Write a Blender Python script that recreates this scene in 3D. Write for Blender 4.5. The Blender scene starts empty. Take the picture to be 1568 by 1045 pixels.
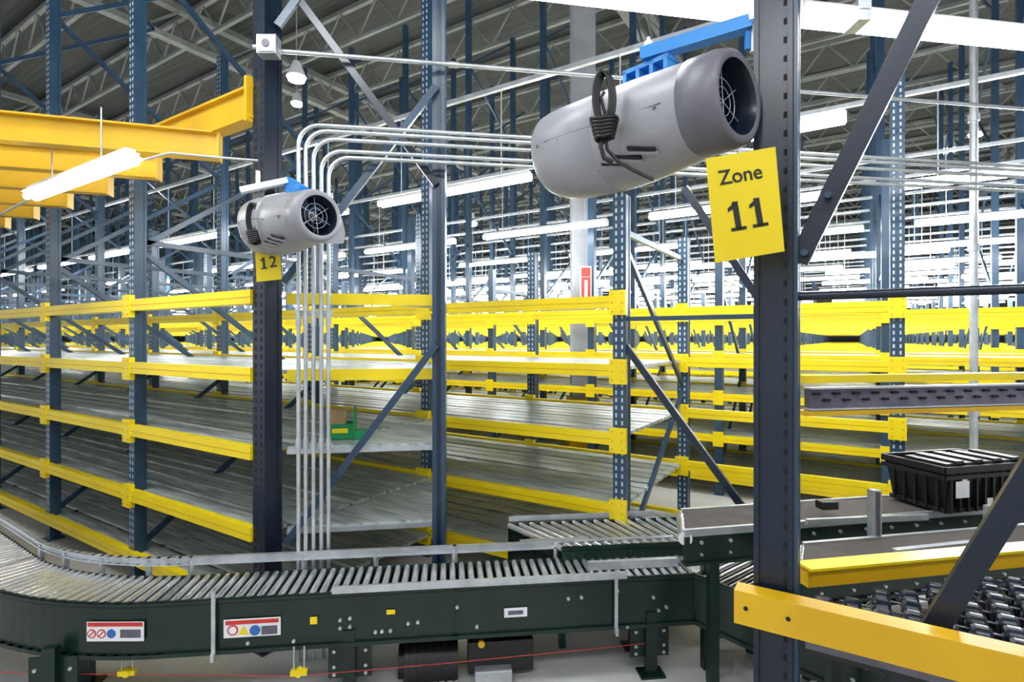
import bpy, math, random
from mathutils import Vector, Matrix
random.seed(7)
CAMZ=1.85
F=Vector((-0.534,0.8455,0)); F.normalize()
R=Vector((F.y,-F.x,0))
FP=830.0
Z=Vector((0,0,1))
def C(xr,d,z): return F*d+R*xr+Z*(CAMZ+z)
def P(px,py,d): return C((px-784)/FP*d,d,-(py-520)/FP*d)
def Pz(px,py,z): return P(px,py,z*FP/(520-py))
def PY(px,py,Y):
    r=(px-784)/FP
    return P(px,py,Y/(F.y+R.y*r))
D=(R*0.9933+F*0.1155).normalized()
XA=Vector((1,0,0)); YA=Vector((0,1,0))

# ---------------- materials
def mat(name,col,rough=0.5,metal=0.0,col2=None,scale=8,bump=0,stretch=None,emit=None,es=0):
    m=bpy.data.materials.new(name); m.use_nodes=True
    nt=m.node_tree; b=nt.nodes['Principled BSDF']
    b.inputs['Roughness'].default_value=rough; b.inputs['Metallic'].default_value=metal
    b.inputs['Base Color'].default_value=(*col,1)
    if emit:
        b.inputs['Emission Color'].default_value=(*emit,1); b.inputs['Emission Strength'].default_value=es
        return m
    if col2 is None: col2=tuple(c*0.75 for c in col)
    tc=nt.nodes.new('ShaderNodeTexCoord'); mp=nt.nodes.new('ShaderNodeMapping')
    if stretch: mp.inputs['Scale'].default_value=stretch
    n=nt.nodes.new('ShaderNodeTexNoise'); n.inputs['Scale'].default_value=scale; n.inputs['Detail'].default_value=5
    cr=nt.nodes.new('ShaderNodeValToRGB'); cr.color_ramp.elements[0].position=0.35; cr.color_ramp.elements[1].position=0.65
    cr.color_ramp.elements[0].color=(*col2,1); cr.color_ramp.elements[1].color=(*col,1)
    nt.links.new(tc.outputs['Object'],mp.inputs['Vector']); nt.links.new(mp.outputs['Vector'],n.inputs['Vector'])
    nt.links.new(n.outputs['Fac'],cr.inputs['Fac']); nt.links.new(cr.outputs['Color'],b.inputs['Base Color'])
    if bump:
        bp=nt.nodes.new('ShaderNodeBump'); bp.inputs['Strength'].default_value=bump
        nt.links.new(n.outputs['Fac'],bp.inputs['Height']); nt.links.new(bp.outputs['Normal'],b.inputs['Normal'])
    return m
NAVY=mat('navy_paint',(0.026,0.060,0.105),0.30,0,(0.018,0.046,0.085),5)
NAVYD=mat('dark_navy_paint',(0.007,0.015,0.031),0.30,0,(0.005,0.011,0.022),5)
YEL=mat('yellow_paint',(0.88,0.67,0.004),0.36,0,(0.82,0.61,0.003),3)
YELO=mat('orange_yellow_paint',(0.70,0.41,0.004),0.4,0,(0.62,0.35,0.004),3)
DECK=mat('galvanized_deck',(0.60,0.65,0.63),0.36,0.25,(0.27,0.32,0.31),4,0.12,(0.8,7,1))
HOLE=mat('slot_light_through',(0.50,0.60,0.65),0.6)  # pale colour stands in for light showing through the post slots
HOLED=mat('slot_dark',(0.005,0.008,0.012),0.8)
STEEL=mat('galvanized_steel',(0.60,0.63,0.64),0.33,0.6,(0.45,0.48,0.5),10)
ROLL=mat('roller_steel',(0.88,0.90,0.91),0.18,0.8,(0.75,0.77,0.79),14)
GREEN=mat('dark_green_paint',(0.003,0.019,0.013),0.30,0,(0.002,0.013,0.009),5)
BLACK=mat('black_plastic',(0.009,0.009,0.010),0.4,0,(0.006,0.006,0.006),8)
BELT=mat('brown_belt',(0.075,0.060,0.053),0.8,0,(0.057,0.046,0.040),12)
GREY=mat('fan_grey_plastic',(0.31,0.31,0.33),0.38,0,(0.285,0.285,0.305),3)
GREYD=mat('fan_collar_grey',(0.16,0.155,0.18),0.42)
BLADE=mat('fan_blade_sky_tint',(0.12,0.22,0.38),0.3,0.3)  # blue sky reflection inside the fan, put into the blade colour
BORE=mat('fan_bore_dark',(0.006,0.012,0.025),0.3)
BLUE=mat('bracket_blue',(0.01,0.22,0.60),0.4,0,(0.008,0.19,0.52),4)
WHITE=mat('white_enamel',(0.85,0.85,0.85),0.4,0,(0.78,0.78,0.78),4)
CHAN=mat('purple_grey_channel',(0.17,0.16,0.20),0.4,0.4,(0.11,0.10,0.13),9)
SIGNY=mat('sign_yellow',(0.78,0.59,0.0),0.6,0,(0.74,0.55,0.0),2)
RED=mat('label_red',(0.65,0.04,0.03),0.5)
LBLUE=mat('label_blue',(0.03,0.15,0.5),0.5)
GRN=mat('box_green',(0.0,0.25,0.08),0.5)
CARD=mat('cardboard',(0.5,0.33,0.18),0.8)
CONC=mat('concrete_column_grey',(0.30,0.31,0.33),0.8,0,(0.24,0.25,0.27),3)
FLOOR=mat('concrete_floor',(0.62,0.62,0.60),0.32,0,(0.50,0.50,0.48),1.5)
CEIL=mat('ceiling_deck',(0.065,0.068,0.066),0.8,0,(0.035,0.037,0.036),2,0,(0.2,6,1))
JOI=mat('joist_paint',(0.26,0.27,0.26),0.6,0,(0.17,0.18,0.17),2)
WALL=mat('wall_paint',(0.10,0.105,0.11),0.8)
TUBE=mat('fluorescent_tube',(1,1,1),0.5,emit=(0.95,0.98,1.0),es=26)
TUBEB=mat('high_bay_lamp',(1,1,1),0.5,emit=(0.95,0.98,1.0),es=40)

class MB:
    def __init__(s): s.v=[];s.f=[];s.m=[];s.mats=[];s.sm=[]
    def mi(s,m):
        if m not in s.mats: s.mats.append(m)
        return s.mats.index(m)
    def add(s,vs,fs,m,smooth=False):
        o=len(s.v); s.v+= [tuple(v) for v in vs]; i=s.mi(m)
        for f in fs: s.f.append([o+a for a in f]); s.m.append(i); s.sm.append(smooth)
    def obox(s,c,ax,ay,az,m):
        vs=[c+ax*i+ay*j+az*k for k in(-1,1) for j in(-1,1) for i in(-1,1)]
        s.add(vs,[(0,2,3,1),(4,5,7,6),(0,1,5,4),(2,6,7,3),(0,4,6,2),(1,3,7,5)],m)
    def box(s,x0,x1,y0,y1,z0,z1,m):
        s.obox(Vector(((x0+x1)/2,(y0+y1)/2,(z0+z1)/2)),XA*((x1-x0)/2),YA*((y1-y0)/2),Z*((z1-z0)/2),m)
    def beam(s,p0,p1,w,h,m,ext=0):
        d=(p1-p0); L=d.length; d.normalize()
        side=d.cross(Z)
        if side.length<1e-3: side=XA.copy()
        side.normalize(); up=side.cross(d)
        s.obox((p0+p1)/2,d*(L/2+ext),side*(w/2),up*(h/2),m)
    def cyl(s,p0,p1,r,m,n=12,r1=None,caps=True):
        if r1 is None:r1=r
        d=(p1-p0).normalized(); a=d.cross(Z)
        if a.length<1e-3:a=XA.copy()
        a.normalize(); b=d.cross(a)
        vs=[]
        for p,rr in((p0,r),(p1,r1)):
            for i in range(n):
                t=2*math.pi*i/n; vs.append(p+(a*math.cos(t)+b*math.sin(t))*rr)
        s.add(vs,[(i,(i+1)%n,n+(i+1)%n,n+i) for i in range(n)],m,True)
        if caps: s.add(vs,[tuple(range(n))[::-1],tuple(range(n,2*n))],m)
    def tube(s,pts,r,m,n=8):
        vs=[];prev=None
        for i,p in enumerate(pts):
            d=(pts[min(i+1,len(pts)-1)]-pts[max(i-1,0)]).normalized()
            if prev is None:
                a=d.cross(Z)
                if a.length<1e-2:a=d.cross(XA)
            else: a=prev-d*prev.dot(d)
            a.normalize(); prev=a; b=d.cross(a)
            for k in range(n):
                t=2*math.pi*k/n; vs.append(p+(a*math.cos(t)+b*math.sin(t))*r)
        fs=[(i*n+k,i*n+(k+1)%n,(i+1)*n+(k+1)%n,(i+1)*n+k) for i in range(len(pts)-1) for k in range(n)]
        s.add(vs,fs,m,True)
        s.add(vs,[tuple(range(n))[::-1],tuple(range((len(pts)-1)*n,len(pts)*n))],m)
    def prism(s,pts,z0,z1,m):
        n=len(pts)
        vs=[Vector((p.x,p.y,z0)) for p in pts]+[Vector((p.x,p.y,z1)) for p in pts]
        s.add(vs,[tuple(range(n))[::-1],tuple(range(n,2*n))]+[(i,(i+1)%n,n+(i+1)%n,n+i) for i in range(n)],m)
    def ribbon(s,pts,z0,z1,th,m,off=0):
        for a,b in zip(pts[:-1],pts[1:]):
            a2=Vector((a.x,a.y,(z0+z1)/2)); b2=Vector((b.x,b.y,(z0+z1)/2))
            s.beam(a2,b2,th,z1-z0,m,ext=th*0.3)
    def loft(s,rings,m,smooth=True,cap0=True,cap1=True):
        n=len(rings[0]); vs=[v for r in rings for v in r]
        s.add(vs,[(i*n+k,i*n+(k+1)%n,(i+1)*n+(k+1)%n,(i+1)*n+k) for i in range(len(rings)-1) for k in range(n)],m,smooth)
        caps=[]
        if cap0:caps.append(tuple(range(n))[::-1])
        if cap1:caps.append(tuple(range((len(rings)-1)*n,len(rings)*n)))
        if caps:s.add(vs,caps,m)
    def make(s,name,bevel=0,parent=None):
        me=bpy.data.meshes.new(name); me.from_pydata(s.v,[],s.f)
        for m in s.mats: me.materials.append(m)
        for p,i,q in zip(me.polygons,s.m,s.sm): p.material_index=i; p.use_smooth=q
        me.validate(); me.update()
        o=bpy.data.objects.new(name,me); bpy.context.scene.collection.objects.link(o)
        if bevel:
            b=o.modifiers.new('bevel','BEVEL'); b.width=bevel; b.segments=2; b.limit_method='ANGLE'; b.angle_limit=math.radians(50)
        if parent: o.parent=parent
        return o

def lamp(parent,loc,e,r=0.12,name='lamp'):
    l=bpy.data.lights.new(name,'POINT'); l.energy=e; l.shadow_soft_size=r; l.color=(0.93,0.97,1.0)
    o=bpy.data.objects.new(name,l); bpy.context.scene.collection.objects.link(o); o.location=loc; o.parent=parent

# ---------------- shell
b=MB(); b.box(-48,22,-8,46,-0.05,0,FLOOR); b.make('floor')
b=MB(); b.box(-48,22,-8,46,9.6,9.7,CEIL); b.make('ceiling')
b=MB(); b.box(-48,22,46,46.2,0,9.6,WALL); b.make('wall_back')
b=MB(); b.box(-48.2,-48,-8,46,0,9.6,WALL); b.make('wall_left')
b=MB()
y=1.0
while y<45:
    b.box(-47,21,y-0.05,y+0.05,9.45,9.55,JOI); b.box(-47,21,y-0.04,y+0.04,8.7,8.77,JOI)
    x=-46.8; k=0
    while x<20.8:
        z0,z1=(8.75,9.5) if k%2==0 else (9.5,8.75)
        b.beam(Vector((x,y,z0)),Vector((x+0.6,y,z1)),0.035,0.035,JOI); x+=0.6;k+=1
    y+=1.9
for x in (-40,-31,-22,-13,-4,5,14):
    b.box(x-0.1,x+0.1,0,45,8.55,8.68,JOI); b.box(x-0.1,x+0.1,0,45,9.3,9.44,JOI)
    y=0.2;k=0
    while y<44:
        z0,z1=(8.62,9.4) if k%2==0 else (9.4,8.62)
        b.beam(Vector((x,y,z0)),Vector((x,y+0.9,z1)),0.05,0.05,JOI); y+=0.9;k+=1
b.make('roof_joists')

# ---------------- racks
DX=1.64; DY=1.6; Y0=1.98
LV=[0.30,-0.17,-0.64,-1.13,-1.60]
def rowY(k): return Y0+DY*k if k!=1 else 3.57
def xmax(k): return -3+DX*k
def hgt(k,X,j):
    if k==0: return 9.2 if j>=-3 else 6.0
    if k==1:
        if j==1: return CAMZ+0.99
        if j==0: return 9.2
        return 3.3 if j%2 else 5.2
    if k==2:
        if j>=2: return CAMZ+2.2
        return CAMZ+0.95 if j>=0 else 3.4
    if k in(4,5,6,8,9,10,14,15,20): return 8.4
    if k==3: return 3.9 if j%2==0 else 2.9
    return 2.95
def post(b,X,Y,h,w=0.10,near=0,m=NAVY):
    b.box(X-w/2,X+w/2,Y-w/2,Y+w/2,0,h,m)
    if near:
        z=0.12; top=min(h,5.2)
        while z<top:
            for dx in(-0.24,0.24):
                b.box(X+dx*w-w*0.07,X+dx*w+w*0.07,Y-w/2-0.0015,Y-w/2,z,z+0.028,HOLE if near==1 else HOLED)
            z+=0.052
        b.box(X+w/2,X+w/2+0.004,Y-w/2,Y-w*0.28,0,h,m); b.box(X+w/2,X+w/2+0.004,Y+w*0.28,Y+w/2,0,h,m)
        b.box(X-w*0.8,X+w*0.8,Y-w*0.8,Y+w*0.8,0,0.012,m)
for k in range(0,26):
    Y=rowY(k); b=MB()
    xr=min(xmax(k),0.32*Y+3.0,20); xl=max(-4.3*Y-3,-46)
    js=[j for j in range(-26,40) if xl-DX<=-3+DX*j<=xr+0.01]
    if not js: continue
    xe=-3+DX*js[-1]; x0=-3+DX*js[0]
    for j in js:
        X=-3+DX*j; h=hgt(k,X,j)
        if k==0 and j==0: continue
        if k==1 and j==0: continue
        near=1 if k<=2 else 0
        post(b,X,Y,h,0.085 if k==0 else 0.09,near)
        if k<=6:
            for z in LV[:4]:
                zz=CAMZ+z
                b.box(X-0.058,X+0.058,Y-0.083,Y-0.045,zz-0.135,zz+0.035,YEL)
                if k<=2:
                    for dx in(-0.035,0.035):
                        for dz in(-0.11,-0.05,0.01): b.cyl(Vector((X+dx,Y-0.087,zz+dz)),Vector((X+dx,Y-0.083,zz+dz)),0.007,YELO,6)
        if k%3!=2 and k<21:
            Y2=rowY(k+1); z=0.25; q=0
            step=1.15
            h2=min(h,8.4)
            while z+step<h2:
                if q%2==0: b.beam(Vector((X,Y,z)),Vector((X,Y2,z+step)),0.03,0.04,NAVY)
                else: b.beam(Vector((X,Y2,z)),Vector((X,Y,z+step)),0.03,0.04,NAVY)
                z+=step;q+=1
            b.beam(Vector((X,Y,0.2)),Vector((X,Y2,0.2)),0.03,0.04,NAVY)
            if h>CAMZ+0.9: b.beam(Vector((X,Y,CAMZ+0.75)),Vector((X,Y2,CAMZ+0.75)),0.03,0.04,NAVY)
    xb=xe+0.03 if k else xe-0.055
    for i,z in enumerate(LV):
        if i==4 and k>6: continue
        zz=CAMZ+z
        b.box(x0,xb,Y-0.075,Y-0.03,zz-0.085,zz,YEL)
        b.box(x0,xb,Y-0.03,Y+0.02,zz-0.085,zz-0.03,YEL)
        if k<=3: b.box(x0,xb,Y-0.0765,Y-0.0745,zz-0.048,zz-0.042,YELO)
        if k%3!=2 and i>0:
            Y2=rowY(k+1)-0.08; n=9 if k<5 else 3
            w=(Y2-Y-0.02)/n
            for q in range(n):
                b.box(x0,xe,Y+0.02+q*w,Y+0.02+(q+1)*w-w*(0.14 if q%3 else 0.30),zz-0.045,zz-0.022,DECK)
            if k<3:
                xx=x0
                while xx<xe:
                    b.box(xx-0.02,xx+0.02,Y,Y2,zz-0.07,zz-0.046,STEEL); xx+=DX/2
    b.make('pallet_rack')

# near end frame with posts 410 / 670
b=MB()
w=0.115
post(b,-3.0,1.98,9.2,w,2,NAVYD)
post(b,-3.11,3.57,9.2,0.085,1,NAVY)
for z in LV:
    zz=CAMZ+z
    b.box(-3.17,-3.03,3.475,3.515,zz-0.135,zz+0.035,YEL)
ep=C((673-784)/FP*3.42,3.42,0)
b.obox(Vector((ep.x,ep.y,4.6)),R*0.040,F*0.04,Z*4.6,NAVY)
b.obox(Vector((ep.x,ep.y,4.6))-F*0.042,R*0.012,F*0.003,Z*4.6,NAVYD)
b.obox(Vector((ep.x,ep.y,0.006)),R*0.07,F*0.07,Z*0.006,NAVY)
def nb(x0,y0,d0,x1,y1,d1,m=NAVY,w=0.03,h=0.042): b.beam(P(x0,y0,d0),P(x1,y1,d1),w,h,m)
nb(438,832,3.24,668,528,3.36); nb(435,433,3.24,668,132,3.36)
nb(425,40,3.24,520,-90,3.3); nb(440,-25,3.26,668,283,3.36,NAVYD)
for i,z in enumerate(LV[:4]):
    zz=CAMZ+z
    A=C(-1.38,3.33,0);B=C(-0.50,3.47,0);Cc=C(-0.66,4.45,0)
    b.prism([A,B,Cc],zz-0.045,zz-0.02,DECK)
    A.z=B.z=Cc.z=zz-0.05
    b.beam(A,B,0.03,0.03 if i>1 else 0.07,STEEL if i>1 else YEL); b.beam(B,Cc,0.03,0.04,YEL)
b.make('end_rack_frame')

# short braced frame right of post 950
b=MB()
post(b,-0.39,3.57,CAMZ+0.99,0.09,1)
for (a0,b0,a1,b1) in ((958,530,1150,795),(1048,288,1168,468)):
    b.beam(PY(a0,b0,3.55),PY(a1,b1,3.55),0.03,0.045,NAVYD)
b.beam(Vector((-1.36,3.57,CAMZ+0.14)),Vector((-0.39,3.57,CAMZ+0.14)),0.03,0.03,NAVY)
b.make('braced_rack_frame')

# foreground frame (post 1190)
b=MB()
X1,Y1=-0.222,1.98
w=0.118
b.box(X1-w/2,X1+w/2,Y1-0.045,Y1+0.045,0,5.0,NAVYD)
for s_ in(-1,1):
    b.box(X1+s_*w*0.42-0.008,X1+s_*w*0.42+0.008,Y1-0.056,Y1-0.045,0,5.0,NAVYD)
b.box(X1+w/2,X1+w/2+0.012,Y1-0.045,Y1-0.02,0,5.0,NAVY); b.box(X1+w/2,X1+w/2+0.012,Y1+0.02,Y1+0.045,0,5.0,NAVY)
z=0.1
while z<4.9:
    b.box(X1-w/2-0.001,X1-w/2,Y1-0.03,Y1-0.018,z,z+0.03,HOLED); b.box(X1+0.03,X1+0.042,Y1-0.0465,Y1-0.045,z,z+0.02,HOLED); z+=0.06
b.box(X1-0.12,X1+0.12,Y1-0.1,Y1+0.1,0,0.012,NAVYD)
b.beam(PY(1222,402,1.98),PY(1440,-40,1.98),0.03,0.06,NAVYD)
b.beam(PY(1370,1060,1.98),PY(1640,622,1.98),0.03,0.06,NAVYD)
b.cyl(PY(1222,454,1.98),PY(1700,438,1.98),0.014,NAVYD,12)
X2=1.0
b.box(X2-w/2,X2+w/2,Y1-0.045,Y1+0.045,0,5.0,NAVYD)
for q in (PY(1268,300,1.955),PY(1232,388,1.955),PY(1430,985,1.955)):
    b.cyl(q,q-YA*0.02,0.011,NAVY,8)
y_=1.86
b.box(-0.32,1.1,y_-0.02,y_+0.005,CAMZ-0.905,CAMZ-0.80,YELO)
b.box(-0.32,1.1,y_+0.005,y_+0.05,CAMZ-0.825,CAMZ-0.80,YELO); b.box(-0.32,1.1,y_+0.005,y_+0.05,CAMZ-0.905,CAMZ-0.88,YELO)
b.box(-0.325,-0.32,y_-0.02,y_+0.05,CAMZ-0.905,CAMZ-0.80,YELO)
for x in(-0.29,-0.17): b.cyl(Vector((x,y_-0.022,CAMZ-0.85)),Vector((x,y_-0.02,CAMZ-0.85)),0.007,HOLED,10)
b.make('foreground_rack_frame',0.003)

# diagonal beams right of the foreground post + tray
b=MB()
D45=Vector((0.73,0.68,0)).normalized()
def dline(px,py,d,L=1.3):
    s=P(px,py,d); return s,s+D45*L
s,e=dline(1228,581,2.0); b.beam(s,e,0.05,0.028,YEL)
s,e=dline(1236,611,2.0); b.beam(s,e,0.03,0.085,CHAN)
s,e=dline(1228,633,1.99); b.beam(s,e,0.05,0.018,YELO)
s0=P(1236,595,1.985); s1=P(1236,627,1.985)
b.beam(s0,s0+D45*1.3,0.04,0.006,STEEL); b.beam(s1,s1+D45*1.3,0.04,0.006,STEEL)
for i in range(30):
    c=P(1240,604+(i%2)*10,1.978)+D45*(0.03+i*0.042)
    b.obox(c,D45*0.013,D45.cross(Z)*0.004,Z*0.0045,HOLED)
b.make('rack_shelf_channel')

b=MB()
s,e=dline(1230,885,2.0); b.beam(s,e,0.05,0.055,YELO)
s,e=dline(1230,868,2.0); b.beam(s,e,0.08,0.01,YEL)
zt=CAMZ-0.93
b.box(-0.13,1.0,1.93,1.96,zt-0.04,zt+0.03,CHAN); b.box(-0.13,1.0,2.02,2.035,zt-0.02,zt+0.030,CHAN)
pl=[Vector((-0.13,1.94,0)),Vector((1.2,1.94,0)),Vector((1.2,3.4,0)),Vector((-0.13,2.2,0))]
b.prism(pl,zt-0.06,zt-0.045,BLACK)
for ix in range(14):
    for iy in range(18):
        x=-0.09+ix*0.085; yy=2.085+iy*0.085+(ix%2)*0.042
        if yy>x+2.30: continue
        c0=Vector((x,yy,zt))
        b.cyl(c0-XA*0.026,c0-XA*0.016,0.030,NAVYD,14,r1=0.037); b.cyl(c0-XA*0.016,c0+XA*0.016,0.037,NAVYD,14,caps=False); b.cyl(c0+XA*0.016,c0+XA*0.026,0.037,NAVYD,14,r1=0.030)
        b.cyl(c0-XA*0.029,c0+XA*0.029,0.010,CHAN,8)
for iy in range(18):
    yy=2.085+iy*0.085; b.cyl(Vector((max(-0.12,yy-2.3),yy,zt)),Vector((1.1,yy,zt)),0.004,CHAN,6)
b.make('skate_wheel_flow_tray')

# ---------------- conveyors
def rails(b,front,back,z,hgtf=0.28,roll=0.05,rr=0.018,mats=GREEN,rollers=True):
    zt=CAMZ+z
    def resample(pts,n):
        Ls=[0]
        for a,c in zip(pts[:-1],pts[1:]): Ls.append(Ls[-1]+(c-a).length)
        out=[]
        for i in range(n):
            t=Ls[-1]*i/(n-1); k=0
            while k<len(Ls)-2 and Ls[k+1]<t:k+=1
            u=(t-Ls[k])/(Ls[k+1]-Ls[k]); out.append(pts[k].lerp(pts[k+1],u))
        return out,Ls[-1]
    _,L=resample(front,5); n=max(3,int(L/roll))
    fp,_=resample(front,n); bp,_=resample(back,n)
    if rollers:
        for f,k in zip(fp,bp):
            f=Vector((f.x,f.y,zt-rr)); k=Vector((k.x,k.y,zt-rr)); b.cyl(f,k,rr,ROLL,12)
        for f,k,f2,k2 in zip(fp[:-1],bp[:-1],fp[1:],bp[1:]):
            b.prism([f,f2,k2,k],zt-0.10,zt-0.09,BLACK)  # black sheet stands in for the shade in the roller gaps
    for pts in(front,back):
        b.ribbon(pts,zt-0.06,zt-0.005,0.014,mats); b.ribbon(pts,zt-hgtf,zt-0.03,0.022,mats)
        b.ribbon(pts,zt-hgtf,zt-hgtf+0.02,0.05,mats); b.ribbon(pts,zt-0.026,zt-0.010,0.030,mats)
t=(R*0.9933+F*0.1155); n_=(R*-0.1155+F*0.9933)
W_=0.29
def fr(xr): return C(xr,2.732+(xr+1.494)*0.1163,0)
Rin=1.6
st=fr(-1.75); cen=st+n_*(Rin+W_)
front=[fr(1.02),fr(-0.3),fr(-1.75)]; back=[p+n_*W_ for p in front]
NA=20
for i in range(1,NA+1):
    a=math.radians(-83.4-41*i/NA)
    dv=R*math.cos(a)+F*math.sin(a)
    front.append(cen+dv*(Rin+W_)); back.append(cen+dv*Rin)
a=math.radians(-124.4); tv=R*math.sin(a)-F*math.cos(a)
front.append(front[-1]+tv*2.6); back.append(back[-1]+tv*2.6)
b=MB(); zc=-1.3
rails(b,front[:3],back[:3],zc); rails(b,front[2:NA+3],back[2:NA+3],zc,roll=0.055); rails(b,front[NA+2:],back[NA+2:],zc)
ZT=CAMZ+zc
gb=[p+n_*0.03 for p in back]
b.ribbon(gb,ZT+0.045,ZT+0.085,0.012,STEEL); b.ribbon(gb,ZT+0.045,ZT+0.052,0.03,STEEL); b.ribbon(gb,ZT+0.08,ZT+0.087,0.03,STEEL)
for i,p in enumerate(gb):
    if i in(0,1,2,6,11,16,21): b.box(p.x-0.012,p.x+0.012,p.y-0.012,p.y+0.012,ZT-0.1,ZT+0.07,STEEL)
for xr in(-1.15,-0.75,0.3,0.7):
    p=fr(xr)+n_*(W_+0.03); b.box(p.x-0.01,p.x+0.01,p.y-0.01,p.y+0.01,ZT-0.1,ZT+0.07,STEEL)
p0=fr(-0.92)-n_*0.02; p1=fr(0.62)-n_*0.02
b.ribbon([p0,p1],ZT-0.005,ZT+0.032,0.014,STEEL)
for xr in(-1.49,0.56):
    p=fr(xr)-n_*0.035; b.obox(Vector((p.x,p.y,ZT-0.12)),t*0.009,n_*0.006,Z*0.165,STEEL)
    b.obox(Vector((p.x,p.y,ZT-0.28)),t*0.008,n_*0.02,Z*0.02,STEEL)
for (xa,xb,off,zz) in ((0.1,0.5,0.36,0.07),(0.45,0.95,0.10,0.03)):
    q0=fr(xa)+n_*off;q1=fr(xb)+n_*off
    b.ribbon([q0,q1],ZT+zz-0.03,ZT+zz+0.015,0.03,STEEL)
def face(px,py):
    r=(px-784)/FP
    d=(2.732+1.494*0.1163)/(1-0.1163*r)-0.016
    return P(px,py,d)
def plate(px0,py0,px1,py1,m,off=0.0):
    q=[face(px0,py0),face(px1,py0),face(px1,py1),face(px0,py1)]
    u=(q[1]-q[0]); c=sum(q,Vector())/4-n_*off; v=(q[3]-q[0])
    u=t*u.length/2; b.obox(c-n_*0.001,u,n_*0.0012,Z*v.length/2,m)
def bolt(px,py,r=0.010,m=STEEL):
    q=face(px,py); b.cyl(q-n_*0.010,q+n_*0.004,r,m,8)
a0,b0,w0=343,947,87
plate(a0,b0,a0+w0,b0+28,WHITE,0.002); plate(a0+3,b0+2,a0+w0-3,b0+8,RED,0.004); plate(a0+58,b0+11,a0+82,b0+24,CHAN,0.004)
q=face(a0+14,b0+18); b.cyl(q-n_*0.007,q,0.026,RED,16); b.cyl(q-n_*0.008,q,0.019,WHITE,16)
q=face(a0+48,b0+18); b.cyl(q-n_*0.007,q,0.026,LBLUE,16)
q=face(a0+31,b0+18); b.add([q-n_*0.006+t*0.026-Z*0.022,q-n_*0.006-t*0.026-Z*0.022,q-n_*0.006+Z*0.024],[(0,1,2)],YEL)
plate(772,931,807,945,WHITE,0.002); plate(778,935,801,941,CHAN,0.004)
plate(475,945,486,956,YEL,0.002); plate(592,934,605,941,YEL,0.002)
for (x,y) in ((521,950),(536,947),(521,962),(536,960),(575,968),(585,967),(598,966),(625,955),(640,953),(870,917),(890,915),(945,905),(1000,915),(1008,935),(380,985),(450,982),(700,930),(730,960),(960,960),(1020,930)): bolt(x,y,0.009)
for px in(105,530,1015):
    xr=(px-784)/FP*2.75
    p=fr(xr)+n_*0.02
    b.obox(Vector((p.x,p.y,ZT-0.36)),t*0.11,n_*0.006,Z*0.10,GREEN)
    for k in(0,W_-0.02):
        q=fr(xr)+n_*k
        b.obox(Vector((q.x,q.y,(ZT-0.2)/2)),t*0.03,n_*0.02,Z*(ZT-0.2)/2,GREEN)
        b.obox(Vector((q.x,q.y,0.006)),t*0.07,n_*0.05,Z*0.006,GREEN)
    for dx in(-0.08,0,0.08):
        for dz in(-0.32,-0.40,-0.44): 
            q=p+t*dx; q=Vector((q.x,q.y,ZT+dz)); b.cyl(q-n_*0.014,q,0.009,STEEL,8)
for px in(195,458):
    p=P(px,1030,2.72); b.obox(p,t*0.04,n_*0.015,Z*0.012,YEL); b.cyl(p+t*0.025,p+t*0.025+Z*0.13,0.004,STEEL,6); b.cyl(p-t*0.025,p-t*0.025+Z*0.13,0.004,STEEL,6)
    b.cyl(p-n_*0.02,p+n_*0.02,0.018,YEL,10)
b.tube([P(-20,1030,2.74),P(195,1034,2.72),P(458,1036,2.72),P(700,1015,2.85),P(1000,985,3.0)],0.0018,RED,6)
b.make('curved_roller_conveyor')

b=MB()
dd=(front[6]-front[4]).normalized(); q=front[5]; nn=Z.cross(dd).normalized()
if nn.dot(F)>0: nn=-nn
if dd.dot(R)<0: dd=-dd
c=Vector((q.x,q.y,ZT-0.14))+nn*0.020
b.obox(c,dd*0.140,nn*0.001,Z*0.048,WHITE); b.obox(c+Z*0.035+nn*0.001,dd*0.135,nn*0.001,Z*0.010,RED)
for i,mm in((0,RED),(1,RED),(2,LBLUE)):
    cc=c+dd*(-0.115+i*0.048)+nn*0.001-Z*0.01; b.cyl(cc,cc+nn*0.002,0.022,mm,16)
    if i<2: b.cyl(cc,cc+nn*0.003,0.016,WHITE,16); b.obox(cc+nn*0.003,(dd+Z)*0.011,nn*0.001,(Z-dd)*0.002,RED)
b.obox(c+dd*0.075-Z*0.01+nn*0.002,dd*0.05,nn*0.001,Z*0.020,CHAN)
b.make('warning_label')

# motor under conveyor
b=MB()
m0=P(620,1010,3.02); m1=P(700,1005,3.06)
b.cyl(m0,m1,0.135,BLACK,28); b.cyl(m0-t*0.03,m0,0.10,BLACK,24)
for i in range(7): 
    q=m0+(m1-m0)*(i+0.5)/7; b.cyl(q-t*0.006,q+t*0.006,0.143,BLACK,24)
q=P(765,992,3.05); b.obox(q,t*0.18,n_*0.09,Z*0.085,BLACK)
q=P(755,1030,2.95); b.obox(q,t*0.10,n_*0.05,Z*0.035,STEEL)
q=P(737,985,2.9); b.cyl(q-n_*0.02,q,0.018,YELO,12)
for xx in(625,800):
    q=P(xx,1000,3.05); b.obox(Vector((q.x,q.y,0.13)),t*0.02,n_*0.02,Z*0.13,GREEN)
q=m0+Z*0.15; b.beam(q,q+t*0.6,0.05,0.05,GREEN)
b.make('conveyor_drive_motor',0.006)

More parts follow.
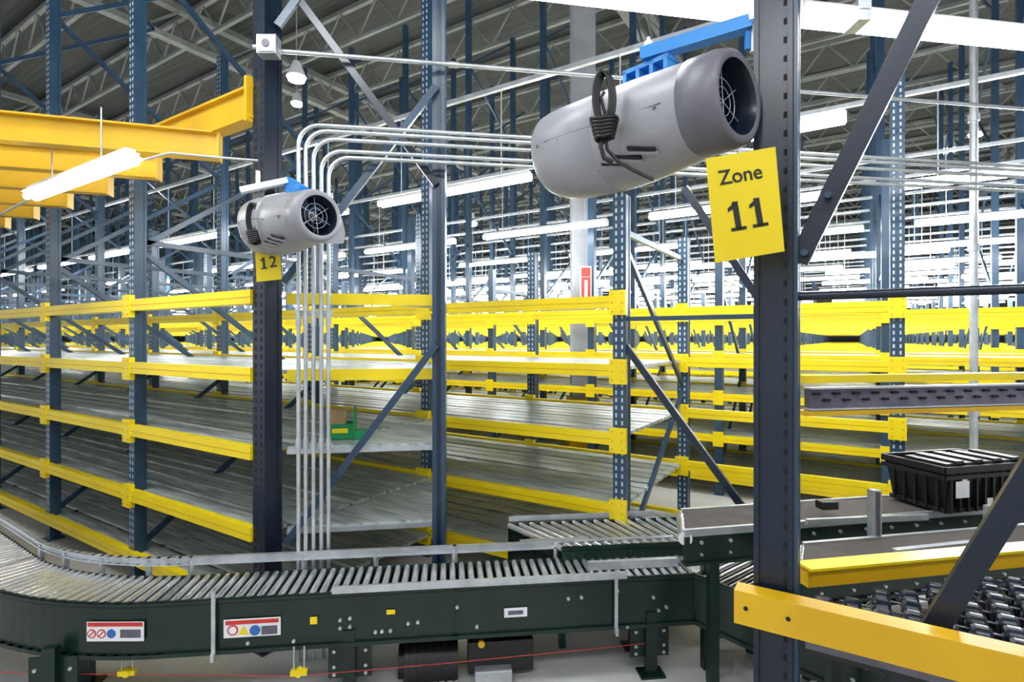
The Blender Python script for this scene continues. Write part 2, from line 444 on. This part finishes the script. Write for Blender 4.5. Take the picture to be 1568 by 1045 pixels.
# spur conveyor
b=MB()
sd=(R*0.62-F*0.785).normalized(); sn=(R*0.785+F*0.62)
s0=fr(1.02)
rails(b,[s0,s0+sd*1.0],[s0+sn*0.42,s0+sd*1.0+sn*0.42],-1.3,roll=0.05)
for k in(0.1,0.42,0.8):
    for o in (0,0.42):
        q=s0+sd*k+sn*o; b.obox(Vector((q.x,q.y,ZT/2-0.05)),sd*0.02,sn*0.02,Z*(ZT/2-0.05),GREEN)
    q=s0+sd*k-sn*0.015
    for dz in(-0.06,-0.12,-0.2): 
        for dx in (0,0.05): c=Vector((q.x,q.y,ZT+dz))+sd*dx; b.cyl(c-sn*0.008,c,0.01,STEEL,8)
b.prism([fr(1.02),fr(1.02)+sn*0.42,fr(1.02)+n_*W_],ZT-0.03,ZT-0.01,STEEL)
b.make('spur_roller_conveyor')

# conveyor B behind
b=MB()
def ln(xr0,d0,xr1): return [C(xr0,d0,0),C(xr1,d0+(xr1-xr0)*0.1163,0)]
rails(b,ln(0.30,3.20,1.65),ln(-0.02,3.60,1.65),-1.22,roll=0.055)
z=CAMZ-1.22
b.ribbon(ln(-0.02,3.63,0.98),z+0.0,z+0.035,0.012,STEEL)
for xr in(0.0,0.5,1.0,1.5):
    for d0 in(3.26,3.60):
        q=C(xr+0.3*(d0<3.4),d0+xr*0.1163,0); b.obox(Vector((q.x,q.y,(z-0.1)/2)),t*0.02,n_*0.02,Z*(z-0.1)/2,GREEN)
b.make('merge_roller_conveyor')

# belt conveyors on right
def beltconv(fxr0,fd0,bxr0,bd0,xr1,z,slope):
    b=MB(); zt=CAMZ+z
    f=[C(fxr0,fd0,0),C(xr1,fd0+(xr1-fxr0)*slope,0)]; k=[C(bxr0,bd0,0),C(xr1,bd0+(xr1-bxr0)*slope,0)]
    b.prism([f[0],f[1],k[1],k[0]],zt-0.02,zt,BELT)
    for e in(f,k):
        b.ribbon(e,zt-0.03,zt+0.006,0.02,STEEL); b.ribbon(e,zt-0.17,zt-0.03,0.02,GREEN); b.ribbon(e,zt-0.17,zt-0.155,0.045,GREEN)
    dd=(f[1]-f[0]).normalized(); nn=Vector((dd.y,-dd.x,0)); 
    b.cyl(Vector((f[0].x,f[0].y,zt-0.04)),Vector((k[0].x,k[0].y,zt-0.04)),0.035,ROLL,12)
    L=(f[1]-f[0]).length; q=0.08
    while q<L:
        c=f[0]+dd*q; c.z=zt-0.06; b.cyl(c+nn*0.02,c,0.009,STEEL,8); c=c.copy(); c.z=zt-0.12; b.cyl(c+nn*0.02,c,0.007,STEEL,8); q+=0.16
    for q in(0.15,L*0.5,L-0.2):
        for e in(f,k):
            c=e[0]+(e[1]-e[0])*(q/L); b.obox(Vector((c.x,c.y,(zt-0.17)/2)),dd*0.025,nn*0.02,Z*(zt-0.17)/2,GREEN)
    return b
zc2=-0.95
b=beltconv(0.86,2.69,0.95,3.02,3.3,zc2,0.20); b.make('belt_conveyor')
b=beltconv(1.22,2.28,1.36,2.52,3.0,zc2,0.20); b.make('belt_conveyor')
b=MB()
q=P(1339,790,2.62); b.obox(q,t*0.022,n_*0.02,Z*0.125,STEEL); b.obox(q-n_*0.024,t*0.007,n_*0.004,Z*0.12,CHAN)
q=P(1516,790,2.75); b.obox(q,t*0.018,n_*0.02,Z*0.05,STEEL)
b.beam(P(1370,845,2.42),P(1490,832,2.55),0.03,0.02,STEEL)
b.beam(P(1235,800,2.72),P(1420,792,2.80),0.02,0.03,STEEL)
q=P(1266,773,2.9); b.obox(q,t*0.045,n_*0.03,Z*0.02,BLACK)
b.make('conveyor_guard_bracket')

# tote
b=MB()
k_=0.90
c0=P(1457,735,3.13); ta=(R*0.97+F*0.24).normalized()*k_; tb=Vector((-ta.y,ta.x,0)); ZZ=Z*k_
base=CAMZ+zc2+0.008
c0=Vector((c0.x,c0.y,base))
def rect(hw,hd,z): return [c0+ta*(sx*hw)+tb*(sy*hd)+ZZ*z for sx,sy in((-1,-1),(1,-1),(1,1),(-1,1))]
b.loft([rect(0.27,0.17,0),rect(0.29,0.185,0.16),rect(0.315,0.20,0.27)],BLACK,False,True,False)
b.loft([rect(0.30,0.185,0.27),rect(0.26,0.16,0.03)],BLACK,False,False,True)
for zz,hh in((0.27,0.02),(0.225,0.012),(0.02,0.012)):
    o=0.32 if zz>0.1 else 0.28; oy=0.205 if zz>0.1 else 0.178
    for sy in(-1,1): b.obox(c0+tb*sy*oy+ZZ*zz,ta*o,tb*0.012,ZZ*hh,BLACK)
    for sx in(-1,1): b.obox(c0+ta*sx*o+ZZ*zz,ta*0.012,tb*oy,ZZ*hh,BLACK)
for i in range(-4,5):
    b.obox(c0+ta*(i*0.066)-tb*0.19+ZZ*0.13,ta*0.007,tb*0.014,ZZ*0.12,BLACK)
for i in(-2,-1,0,1,2):
    b.obox(c0-ta*0.29+tb*(i*0.07)+ZZ*0.13,ta*0.014,tb*0.007,ZZ*0.12,BLACK)
for i in range(8):
    b.obox(c0+ta*(-0.26+i*0.075)-tb*0.06+ZZ*(0.295+0.012*(i%2)),ta*0.033,tb*0.13,ZZ*0.010,BLACK)
b.obox(c0-ta*0.19-tb*0.208+ZZ*0.15,ta*0.052,tb*0.002,ZZ*0.050,WHITE)
b.obox(c0-ta*0.175-tb*0.209+ZZ*0.18,ta*0.02,tb*0.002,ZZ*0.035,WHITE)
b.obox(c0+ta*0.03-tb*0.205+ZZ*0.05,ta*0.022,tb*0.002,ZZ*0.035,WHITE)
b.make('plastic_tote',0.003)

# yellow overhead beams at left
b=MB()
zt=CAMZ+1.335
b.box(-9.5,-3.05,1.93,1.955,zt,zt+0.19,YELO); b.box(-9.5,-3.05,1.90,2.0,zt+0.18,zt+0.195,YELO); b.box(-9.5,-3.05,1.90,2.0,zt-0.005,zt+0.01,YELO)
b.box(-3.08,-3.055,1.88,2.03,zt-0.03,zt+0.24,YELO)
dd=Vector((-0.66,-0.75,0)).normalized()
for i in range(8):
    e=Vector((-3.48-0.79*i,1.96,CAMZ+1.25)); s_=e+dd*3.2
    b.beam(e,s_,0.012,0.16,YELO); b.beam(e+Z*0.08,s_+Z*0.08,0.09,0.012,YELO); b.beam(e-Z*0.08,s_-Z*0.08,0.09,0.012,YELO)
    b.obox(e,dd.cross(Z)*0.055,dd*0.006,Z*0.095,YELO)
b.make('mezzanine_joists')

# ---------------- fans
def fan(front,back,s=1.0,scoop=False):
    b=MB(); a=(front-back); L=a.length; a.normalize(); up=Z; sd_=a.cross(up).normalized()
    n=40
    def ring(tt,ru,rd,rs,dz=0):
        c=back+a*(tt*L); o=[]
        for i in range(n):
            th=2*math.pi*i/n; cx=math.cos(th); sy=math.sin(th)
            rz=ru if sy>=0 else rd
            e=0.80 if sy<0 and rd>ru*1.05 else 1
            sx=math.copysign(abs(cx)**e,cx); 
            o.append(c+sd_*(sx*rs*s)+up*(sy*rz*s+dz))
        return o
    st=[(-0.055,0.05,0.06,0.05),(-0.05,0.105,0.125,0.105),(-0.03,0.135,0.16,0.135),(0.0,0.150,0.182,0.150),(0.06,0.157,0.20,0.158),(0.15,0.159,0.21,0.162),(0.40,0.159,0.212,0.162),(0.405,0.155,0.207,0.158),(0.412,0.159,0.210,0.162),(0.55,0.157,0.200,0.160),(0.70,0.154,0.178,0.157),(0.84,0.150,0.158,0.152)]
    b.loft([ring(*q) for q in st],GREY,True,True,False)
    co=[(0.84,0.150,0.158,0.152),(0.845,0.154,0.159,0.156),(0.96,0.152,0.155,0.153),(1.0,0.144,0.146,0.145),(1.012,0.130,0.132,0.131),(1.005,0.116,0.116,0.116)]
    b.loft([ring(*q) for q in co],GREYD if not scoop else GREY,True,False,False)
    b.loft([ring(1.005,0.116,0.116,0.116),ring(0.98,0.108,0.108,0.108),ring(0.86,0.103,0.103,0.103),ring(0.70,0.099,0.099,0.099)],BORE,True,False,True)
    c=back+a*(0.90*L); b.cyl(c-a*0.05,c,0.026*s,STEEL,16); b.cyl(c,c+a*0.012,0.020*s,GREYD,16)
    for i in range(6):
        th=2*math.pi*i/6; dv=(sd_*math.cos(th)+up*math.sin(th))*s; pv=(sd_*-math.sin(th)+up*math.cos(th))*s
        q=c-a*0.03
        vs=[q+dv*0.02-pv*0.012-a*0.012,q+dv*0.02+pv*0.012+a*0.012,q+dv*0.092+pv*0.030+a*0.016,q+dv*0.092-pv*0.014-a*0.016]
        b.add(vs,[(0,1,2,3)],BLADE)
    for k in(0.045,0.072):
        pts=[c+a*0.03+(sd_*math.cos(2*math.pi*i/24)+up*math.sin(2*math.pi*i/24))*k*s for i in range(25)]
        b.tube(pts,0.0013,STEEL,5)
    for i in range(3):
        th=math.pi*i/3+0.4; dv=sd_*math.cos(th)+up*math.sin(th); b.cyl(c+a*0.03-dv*0.103*s,c+a*0.03+dv*0.103*s,0.0015,STEEL,5)
    side=sd_ if sd_.dot(F)<0 else -sd_
    for tt in(0.05,0.2,0.5,0.75):
        q=back+a*(tt*L)+side*0.155*s-up*0.02; b.cyl(q,q+side*0.006,0.006,GREYD,8)
    for i,tt in enumerate((0.42,0.50,0.58,0.66)):
        th=math.radians(-56+i*5)
        q=back+a*(tt*L)+side*(0.160*s*abs(math.cos(th))**0.80)+up*(math.sin(th)*0.197*s)
        nn=(side*math.cos(th)+up*math.sin(th)).normalized(); tt_=a.cross(nn).normalized()
        b.obox(q,(a*0.05+tt_*0.014)*s,tt_*0.006,nn*0.004,BLACK)
        b.obox(q+tt_*0.013+nn*0.003,(a*0.055+tt_*0.014)*s,tt_*0.004,nn*0.006,GREY)
    sm=[back+a*(tt*L)+side*(0.160*s if tt<0.6 else 0.155*s)-up*0.012 for tt in(0.1,0.25,0.4,0.6,0.78)]
    b.tube(sm,0.0022,GREYD,5)
    if scoop:
        # moulded outlet foot blending into the lower far side of the collar
        o=-side
        r0=[ring(0.70,0.150,0.150,0.150),ring(0.98,0.146,0.146,0.146)]
        for i in range(n//1):
            pass
        def rp(tt,ang,r):
            return back+a*(tt*L)+(o*math.cos(ang)+up*math.sin(ang))*r*s
        A1=[rp(0.98,math.radians(x),0.143) for x in(30,5,-20,-45,-70,-95)]
        B1=[A1[0],rp(0.98,math.radians(2),0.165),rp(0.98,math.radians(-22),0.20),rp(0.98,math.radians(-38),0.222),rp(0.98,math.radians(-58),0.178),rp(0.98,math.radians(-95),0.15)]
        A2=[p-a*0.12 for p in A1]; B2=[p-a*0.12+(back+a*L-p)*0.0 for p in B1]
        B2=[rp(0.72,math.radians(x),0.15) for x in(30,2,-22,-38,-58,-95)]
        m_=len(A1)
        b.add(A1+B1+B2,[(i,i+1,m_+i+1,m_+i) for i in range(m_-1)]+[(m_+i,m_+i+1,2*m_+i+1,2*m_+i) for i in range(m_-1)],GREY)
    return b,a,L,sd_,side
b,a,L,sd_,side=fan(C(0.695,1.67,0.748),C(0.195,2.27,0.785),1.0)
A=P(1152,42,1.80); B=P(985,92,1.98)
b.beam(A,B,0.05,0.012,BLUE); b.beam(A+Z*0.02-sd_*0.02,B+Z*0.02-sd_*0.02,0.006,0.04,BLUE); b.beam(A+Z*0.02+sd_*0.02,B+Z*0.02+sd_*0.02,0.006,0.04,BLUE)
q=P(995,118,2.0)
b.obox(q+Z*0.035,a*0.10,sd_*0.035,Z*0.008,BLUE); b.obox(q-Z*0.03,a*0.10,sd_*0.045,Z*0.008,BLUE)
for k in(-0.09,-0.03,0.03,0.09): b.obox(q+a*k,a*0.008,sd_*0.035,Z*0.035,BLUE)
q2=P(993,72,1.98); b.cyl(q2-Z*0.04,q2+Z*0.02,0.014,WHITE,12); b.cyl(q2-Z*0.01,q2+Z*0.005,0.02,WHITE,12); b.cyl(q2+Z*0.02,q2+Z*0.035,0.007,WHITE,8)
q3=P(1155,62,1.80); b.cyl(q3-Z*0.04,q3+Z*0.05,0.015,STEEL,10); b.obox(q3+R*0.02,R*0.05,F*0.006,Z*0.03,BLUE)
def coil(c,sc):
    for i in range(5):
        pts=[]
        for k in range(25):
            th=2*math.pi*k/24
            pts.append(c+R*(math.cos(th)*0.028*sc+(i-2)*0.006*sc)+Z*(math.sin(th)*0.085*sc)+F*(i*0.006-0.015)*sc)
        b.tube(pts,0.0045*sc,BLACK,6)
    for i in range(6):
        pts=[c-Z*(0.075+0.012*i)*sc+R*math.cos(2*math.pi*k/16)*(0.045-0.003*i)*sc+F*math.sin(2*math.pi*k/16)*0.03*sc+Z*0.004*math.sin(k) for k in range(17)]
        b.tube(pts,0.007*sc,BLACK,6)
q=P(925,150,1.80); coil(q,0.98)
b.tube([q-Z*0.10,q-Z*0.17+R*0.01,q-Z*0.21+R*0.045,q-Z*0.25+R*0.09-F*0.03,q-Z*0.29+R*0.15-F*0.06],0.006,BLACK,6)
b.tube([q-Z*0.10+R*0.01,q-Z*0.16-R*0.012,q-Z*0.20+R*0.0,q-Z*0.215+R*0.03],0.008,BLACK,6)
b.tube([q+Z*0.02,q+Z*0.0-R*0.01,q-Z*0.12+R*0.02],0.006,BLACK,6)
b.make('destratification_fan')
# fan two
cf=C(-0.925,2.60,0.595)
b,a,L,sd_,side=fan(cf,C(-1.37,2.95,0.63),0.83,True)
A=P(368,292,2.85); B=P(440,277,2.95); b.beam(A,B,0.05,0.03,WHITE); b.beam(B,P(470,295,2.9),0.03,0.05,BLUE)
b.cyl(P(395,292,2.9),P(395,262,2.9),0.012,WHITE,8)
q=P(452,293,2.92); b.obox(q,a*0.05,sd_*0.03,Z*0.03,BLUE); b.obox(P(425,300,2.95),a*0.10,sd_*0.02,Z*0.006,STEEL)
b.beam(P(415,285,3.0),P(415,300,3.24),0.04,0.04,NAVYD)
coil(P(390,335,2.74),0.9)
b.make('destratification_fan')

# ---------------- signs
def text(parent,s,c,u,v,size,name,m):
    n=u.cross(v).normalized()
    if s[0]=='1':
        mb=MB()
        def one(c0,h):
            mb.obox(c0+n*0.003,u*h*0.10,v*h*0.5,n*0.0006,m)
            mb.obox(c0+n*0.003-v*h*0.45,u*h*0.27,v*h*0.055,n*0.0006,m)
            p=[c0+v*h*0.5+u*h*0.02,c0+v*h*0.30-u*h*0.28,c0+v*h*0.17-u*h*0.28,c0+v*h*0.32+u*h*0.02]
            mb.add([q+n*0.0036 for q in p],[(0,1,2,3)],m)
        h=size*0.72
        one(c-u*h*0.36,h)
        if s=='11': one(c+u*h*0.40,h)
        mb.make(name,parent=parent)
        if s=='11': return
        s=s[1]; c=c+u*h*0.45
    cu=bpy.data.curves.new(name,'FONT'); cu.body=s; cu.size=size; cu.align_x='CENTER'; cu.align_y='CENTER'; cu.extrude=0.0004; cu.offset=size*0.010
    o=bpy.data.objects.new(name,cu); bpy.context.scene.collection.objects.link(o)
    M=Matrix((u,v,n)).transposed().to_4x4(); M.translation=c+n*0.003
    o.matrix_world=M; cu.materials.append(m); o.parent=parent
def sign(name,pc,pu,pv,d,items):
    b=MB(); c=P(pc[0],pc[1],d)
    u=(P(pu[0],pu[1],d)-c); v=(P(pv[0],pv[1],d)-c)
    n=u.cross(v).normalized()
    b.obox(c,u,v,n*0.0015,SIGNY)
    o=b.make(name)
    un=u.normalized();vn=(v-un*v.dot(un)).normalized()
    for (s,off,size,nm) in items: text(o,s,c+vn*off,un,vn,size,nm,BLACK)
sign('zone_sign',(1141,314),(1194,305),(1134,234),1.60,[('Zone',0.088,0.060,'text_zone'),('11',-0.028,0.118,'text_number')])
sign('zone_sign',(411,407),(430,405),(410,384),2.90,[('12',0.015,0.085,'text_number')])
b=MB(); 
q=P(1135,238,1.61); b.obox(q,R*0.010,F*0.004,Z*0.015,STEEL); b.make('sign_clip')

# ---------------- conduits
b=MB()
Dc=(P(920,118,3.5)-P(430,80,3.2)); Dc.z=0; Dc.normalize()
s=P(425,78,3.18); b.tube([s,s+Dc*5.6],0.013,STEEL,10)
for q in(1.0,2.6,4.0): b.tube([s+Dc*q,s+Dc*(q+0.06)],0.018,STEEL,10)
pipes=[(457,190),(468,199),(480,212),(492,230),(503,240)]
for i,(x,yb) in enumerate(pipes):
    d=3.11+0.012*i
    bot=P(x,520,d); bot.z=0.0
    top=P(x,yb,d); r=0.12
    pts=[bot]
    for k in range(9):
        th=math.pi/2*k/8
        pts.append(Vector((top.x,top.y,0))+Dc*(r*(1-math.cos(th)))+Z*(top.z-r+r*math.sin(th)))
    pts.append(pts[-1]+Dc*5.4)
    b.tube(pts,0.0115,STEEL,10)
    for yc in(490,680):
        q=P(x,yc,d); b.cyl(q-Z*0.035,q+Z*0.035,0.0155,STEEL,10)
for yc in(480,682,300):
    b.beam(P(452,yc,3.14),P(510,yc,3.19),0.02,0.03,STEEL)
b.make('electrical_conduits')
b=MB()
q=P(412,72,3.12); b.obox(q,R*0.055,F*0.04,Z*0.055,STEEL); b.obox(q-F*0.042,R*0.048,F*0.003,Z*0.048,STEEL); b.cyl(q-F*0.05,q-F*0.044,0.022,CHAN,14)
b.cyl(q-R*0.09,q-R*0.05,0.015,STEEL,10)
b.make('junction_box',0.004)
b=MB()
pts=[P(170,262,3.0),P(215,246,2.9),P(260,234,3.0),P(320,240,3.1),P(395,246,3.2)]
b.tube(pts,0.007,STEEL,8)
b.tube([P(-20,340,3.9),P(20,318,3.75),P(55,300,3.6)],0.008,STEEL,6)
b.make('fixture_power_cable')

b=MB()
q=P(1491,520,4.6); b.cyl(Vector((q.x,q.y,0)),Vector((q.x,q.y,9.4)),0.03,STEEL,12)
for z in(1.2,2.6,3.7,4.4): b.cyl(Vector((q.x,q.y,z)),Vector((q.x,q.y,z+0.06)),0.042,STEEL,12)
b.make('vertical_conduit')

b=MB(); q=P(892,520,8.0); s=0.17
b.obox(Vector((q.x,q.y,4.75)),R*s,F*s,Z*4.75,CONC); b.obox(Vector((q.x,q.y,0.5)),R*(s+.05),F*(s+.05),Z*0.5,YELO); o=b.make('concrete_column',0.02)
b=MB(); q=P(897,434,7.3); b.obox(q,R*0.075,F*0.01,Z*0.23,WHITE); b.obox(q-F*0.012-Z*0.07,R*0.062,F*0.004,Z*0.15,RED); b.obox(q-F*0.012+Z*0.15,R*0.062,F*0.004,Z*0.06,RED)
b.obox(q-F*0.02-Z*0.07,R*0.02,F*0.003,Z*0.11,WHITE)
b.beam(q+F*0.01,q+F*0.55,0.03,0.03,STEEL)
b.make('fire_extinguisher_sign')

# green carton
b=MB(); q=P(528,676,3.56); q.z=CAMZ-0.66
u=(R*0.98+F*0.2); w2=Vector((-u.y,u.x,0))
b.obox(q+Z*0.055-u*0.03,u*0.085,w2*0.004,Z*0.05,GRN); b.obox(q+Z*0.055-u*0.03+w2*0.12,u*0.085,w2*0.004,Z*0.05,GRN)
b.obox(q+Z*0.055-u*0.115+w2*0.06,u*0.004,w2*0.06,Z*0.05,GRN); b.obox(q+Z*0.105+u*0.06+w2*0.04,u*0.006,w2*0.06,Z*0.10,GRN)
b.obox(q+Z*0.01+w2*0.06,u*0.09,w2*0.06,Z*0.006,GRN)
b.obox(q+Z*0.12-u*0.06+w2*0.07,u*0.06,(w2+Z*0.8)*0.06,Z*0.02,CARD); b.obox(q+Z*0.06-w2*0.005-u*0.03,u*0.05,w2*0.002,Z*0.015,YEL)
b.obox(q+Z*0.03+u*0.11,u*0.045,w2*0.03,Z*0.03,GRN)
b.make('cardboard_carton')

# ---------------- fluorescent fixtures
def fixture(b,p0,p1,w=0.11,m=TUBE):
    d=(p1-p0).normalized(); s_=d.cross(Z).normalized()
    b.beam(p0+Z*0.040,p1+Z*0.040,w*0.5,0.030,WHITE)
    c=(p0+p1)/2; L=(p1-p0).length/2
    for k in(-1,1):
        b.obox(c+Z*0.020+s_*k*w*0.36,d*L,s_*w*0.18,Z*0.003,WHITE)
        b.cyl(p0+s_*k*w*0.24-Z*0.008,p1+s_*k*w*0.24-Z*0.008,0.022,m,10)
    for e in(p0,p1): b.obox(e+Z*0.012,d*0.008,s_*w*0.40,Z*0.026,WHITE)
ZL=CAMZ+1.45
Ys=[(2.02+2.15*k,0) for k in range(1,14)]+[(9.5+2.15*k,1) for k in range(0,7)]
for k,(Y,tier) in enumerate(Ys,1):
    b=MB(); zl=ZL-(0.22 if tier else 0)
    x=-2.3-0.15*(k%3)-(1.1 if tier else 0)
    xr=min(0.25*Y+1.0,xmax((Y-1.98)/1.6)+1.2)
    st=x+2.4*math.floor((xr-x)/2.4)
    pos=[]
    while st>max(-4.0*Y-1,-34):
        if Y>5 and random.random()<0.06: st-=2.4; continue
        fixture(b,Vector((st-1.85,Y,zl)),Vector((st,Y,zl)))
        for e in(0.3,1.55): b.cyl(Vector((st-e,Y,zl+0.05)),Vector((st-e,Y,ZL+0.9)),0.006,STEEL,5)
        pos.append(st-0.92); st-=2.4
    b.box(-30 if Y>8 else -4*Y,xr,Y-0.02,Y+0.02,ZL+0.85,ZL+0.89,STEEL)
    o=b.make('fluorescent_strip_light')
    if tier: continue
    step=2 if k<=5 else 4
    for i in range(0,len(pos),step):
        lamp(o,Vector((pos[i],Y,ZL-0.12)),56*step/2)
        if i%(2*step)==0: lamp(o,Vector((pos[i],Y,ZL+0.30)),50*step/2)
b=MB(); p0=P(48,300,3.60); p1=P(200,243,2.85); fixture(b,p0,p1,0.10)
for e in(0.25,0.75):
    q=p0.lerp(p1,e); b.cyl(q+Z*0.05,q+Z*0.35,0.005,STEEL,5)
b.make('fluorescent_strip_light')
b=MB(); fixture(b,P(800,-22,2.33),P(1188,24,2.52),0.15); b.make('fluorescent_strip_light')
b=MB()
fixture(b,P(1218,24,2.53),P(1700,74,2.79),0.15); 
q=P(1312,25,2.56); b.obox(q,R*0.03,F*0.06,Z*0.05,STEEL)
b.make('fluorescent_strip_light')
for i,(x,y) in enumerate(((-2.6,0.2),(0.2,-0.6),(-1.2,-2.2),(1.6,0.6),(-4.6,-0.4))):  # unseen fixtures, added overhead and behind the camera to light near faces
    b=MB(); p=Vector((x,y,ZL+1.3)); fixture(b,p,p+D*1.85,0.16); 
    for e in(0.3,1.5): b.cyl(p+D*e+Z*0.05,p+D*e+Z*1.5,0.006,STEEL,5)
    o=b.make('fluorescent_strip_light')
    lamp(o,p+D*0.9-Z*0.12,75,0.3)
for (px,py,d) in ((454,118,9),(845,70,20),(1494,205,13),(455,158,14),(722,342,14),(1450,230,18)):
    b=MB(); q=P(px,py,d); r=0.16 if d<16 else 0.3
    b.cyl(q,q+Z*r*1.6,r,WHITE,16,r1=r*0.35); b.cyl(q-Z*0.06,q,r*0.80,TUBEB,16,r1=r*0.95); b.cyl(q+Z*r*1.6,Vector((q.x,q.y,8.6)),0.01,STEEL,5)
    b.make('high_bay_light')

# ---------------- world & camera
w=bpy.data.worlds.new('world'); bpy.context.scene.world=w; w.use_nodes=True
w.node_tree.nodes['Background'].inputs[0].default_value=(0.88,0.93,1.0,1); w.node_tree.nodes['Background'].inputs[1].default_value=1.05
cam=bpy.data.cameras.new('camera'); co=bpy.data.objects.new('camera',cam); bpy.context.scene.collection.objects.link(co)
co.location=(0,0,CAMZ); co.rotation_euler=(math.radians(90),0,math.atan2(-F.x,F.y))
cam.sensor_width=36; cam.lens=36*830/1568; cam.shift_y=-2.5/1568; cam.clip_start=0.05; cam.clip_end=200
bpy.context.scene.camera=co
bpy.context.scene.view_settings.view_transform='Standard'
bpy.context.scene.view_settings.look='None'
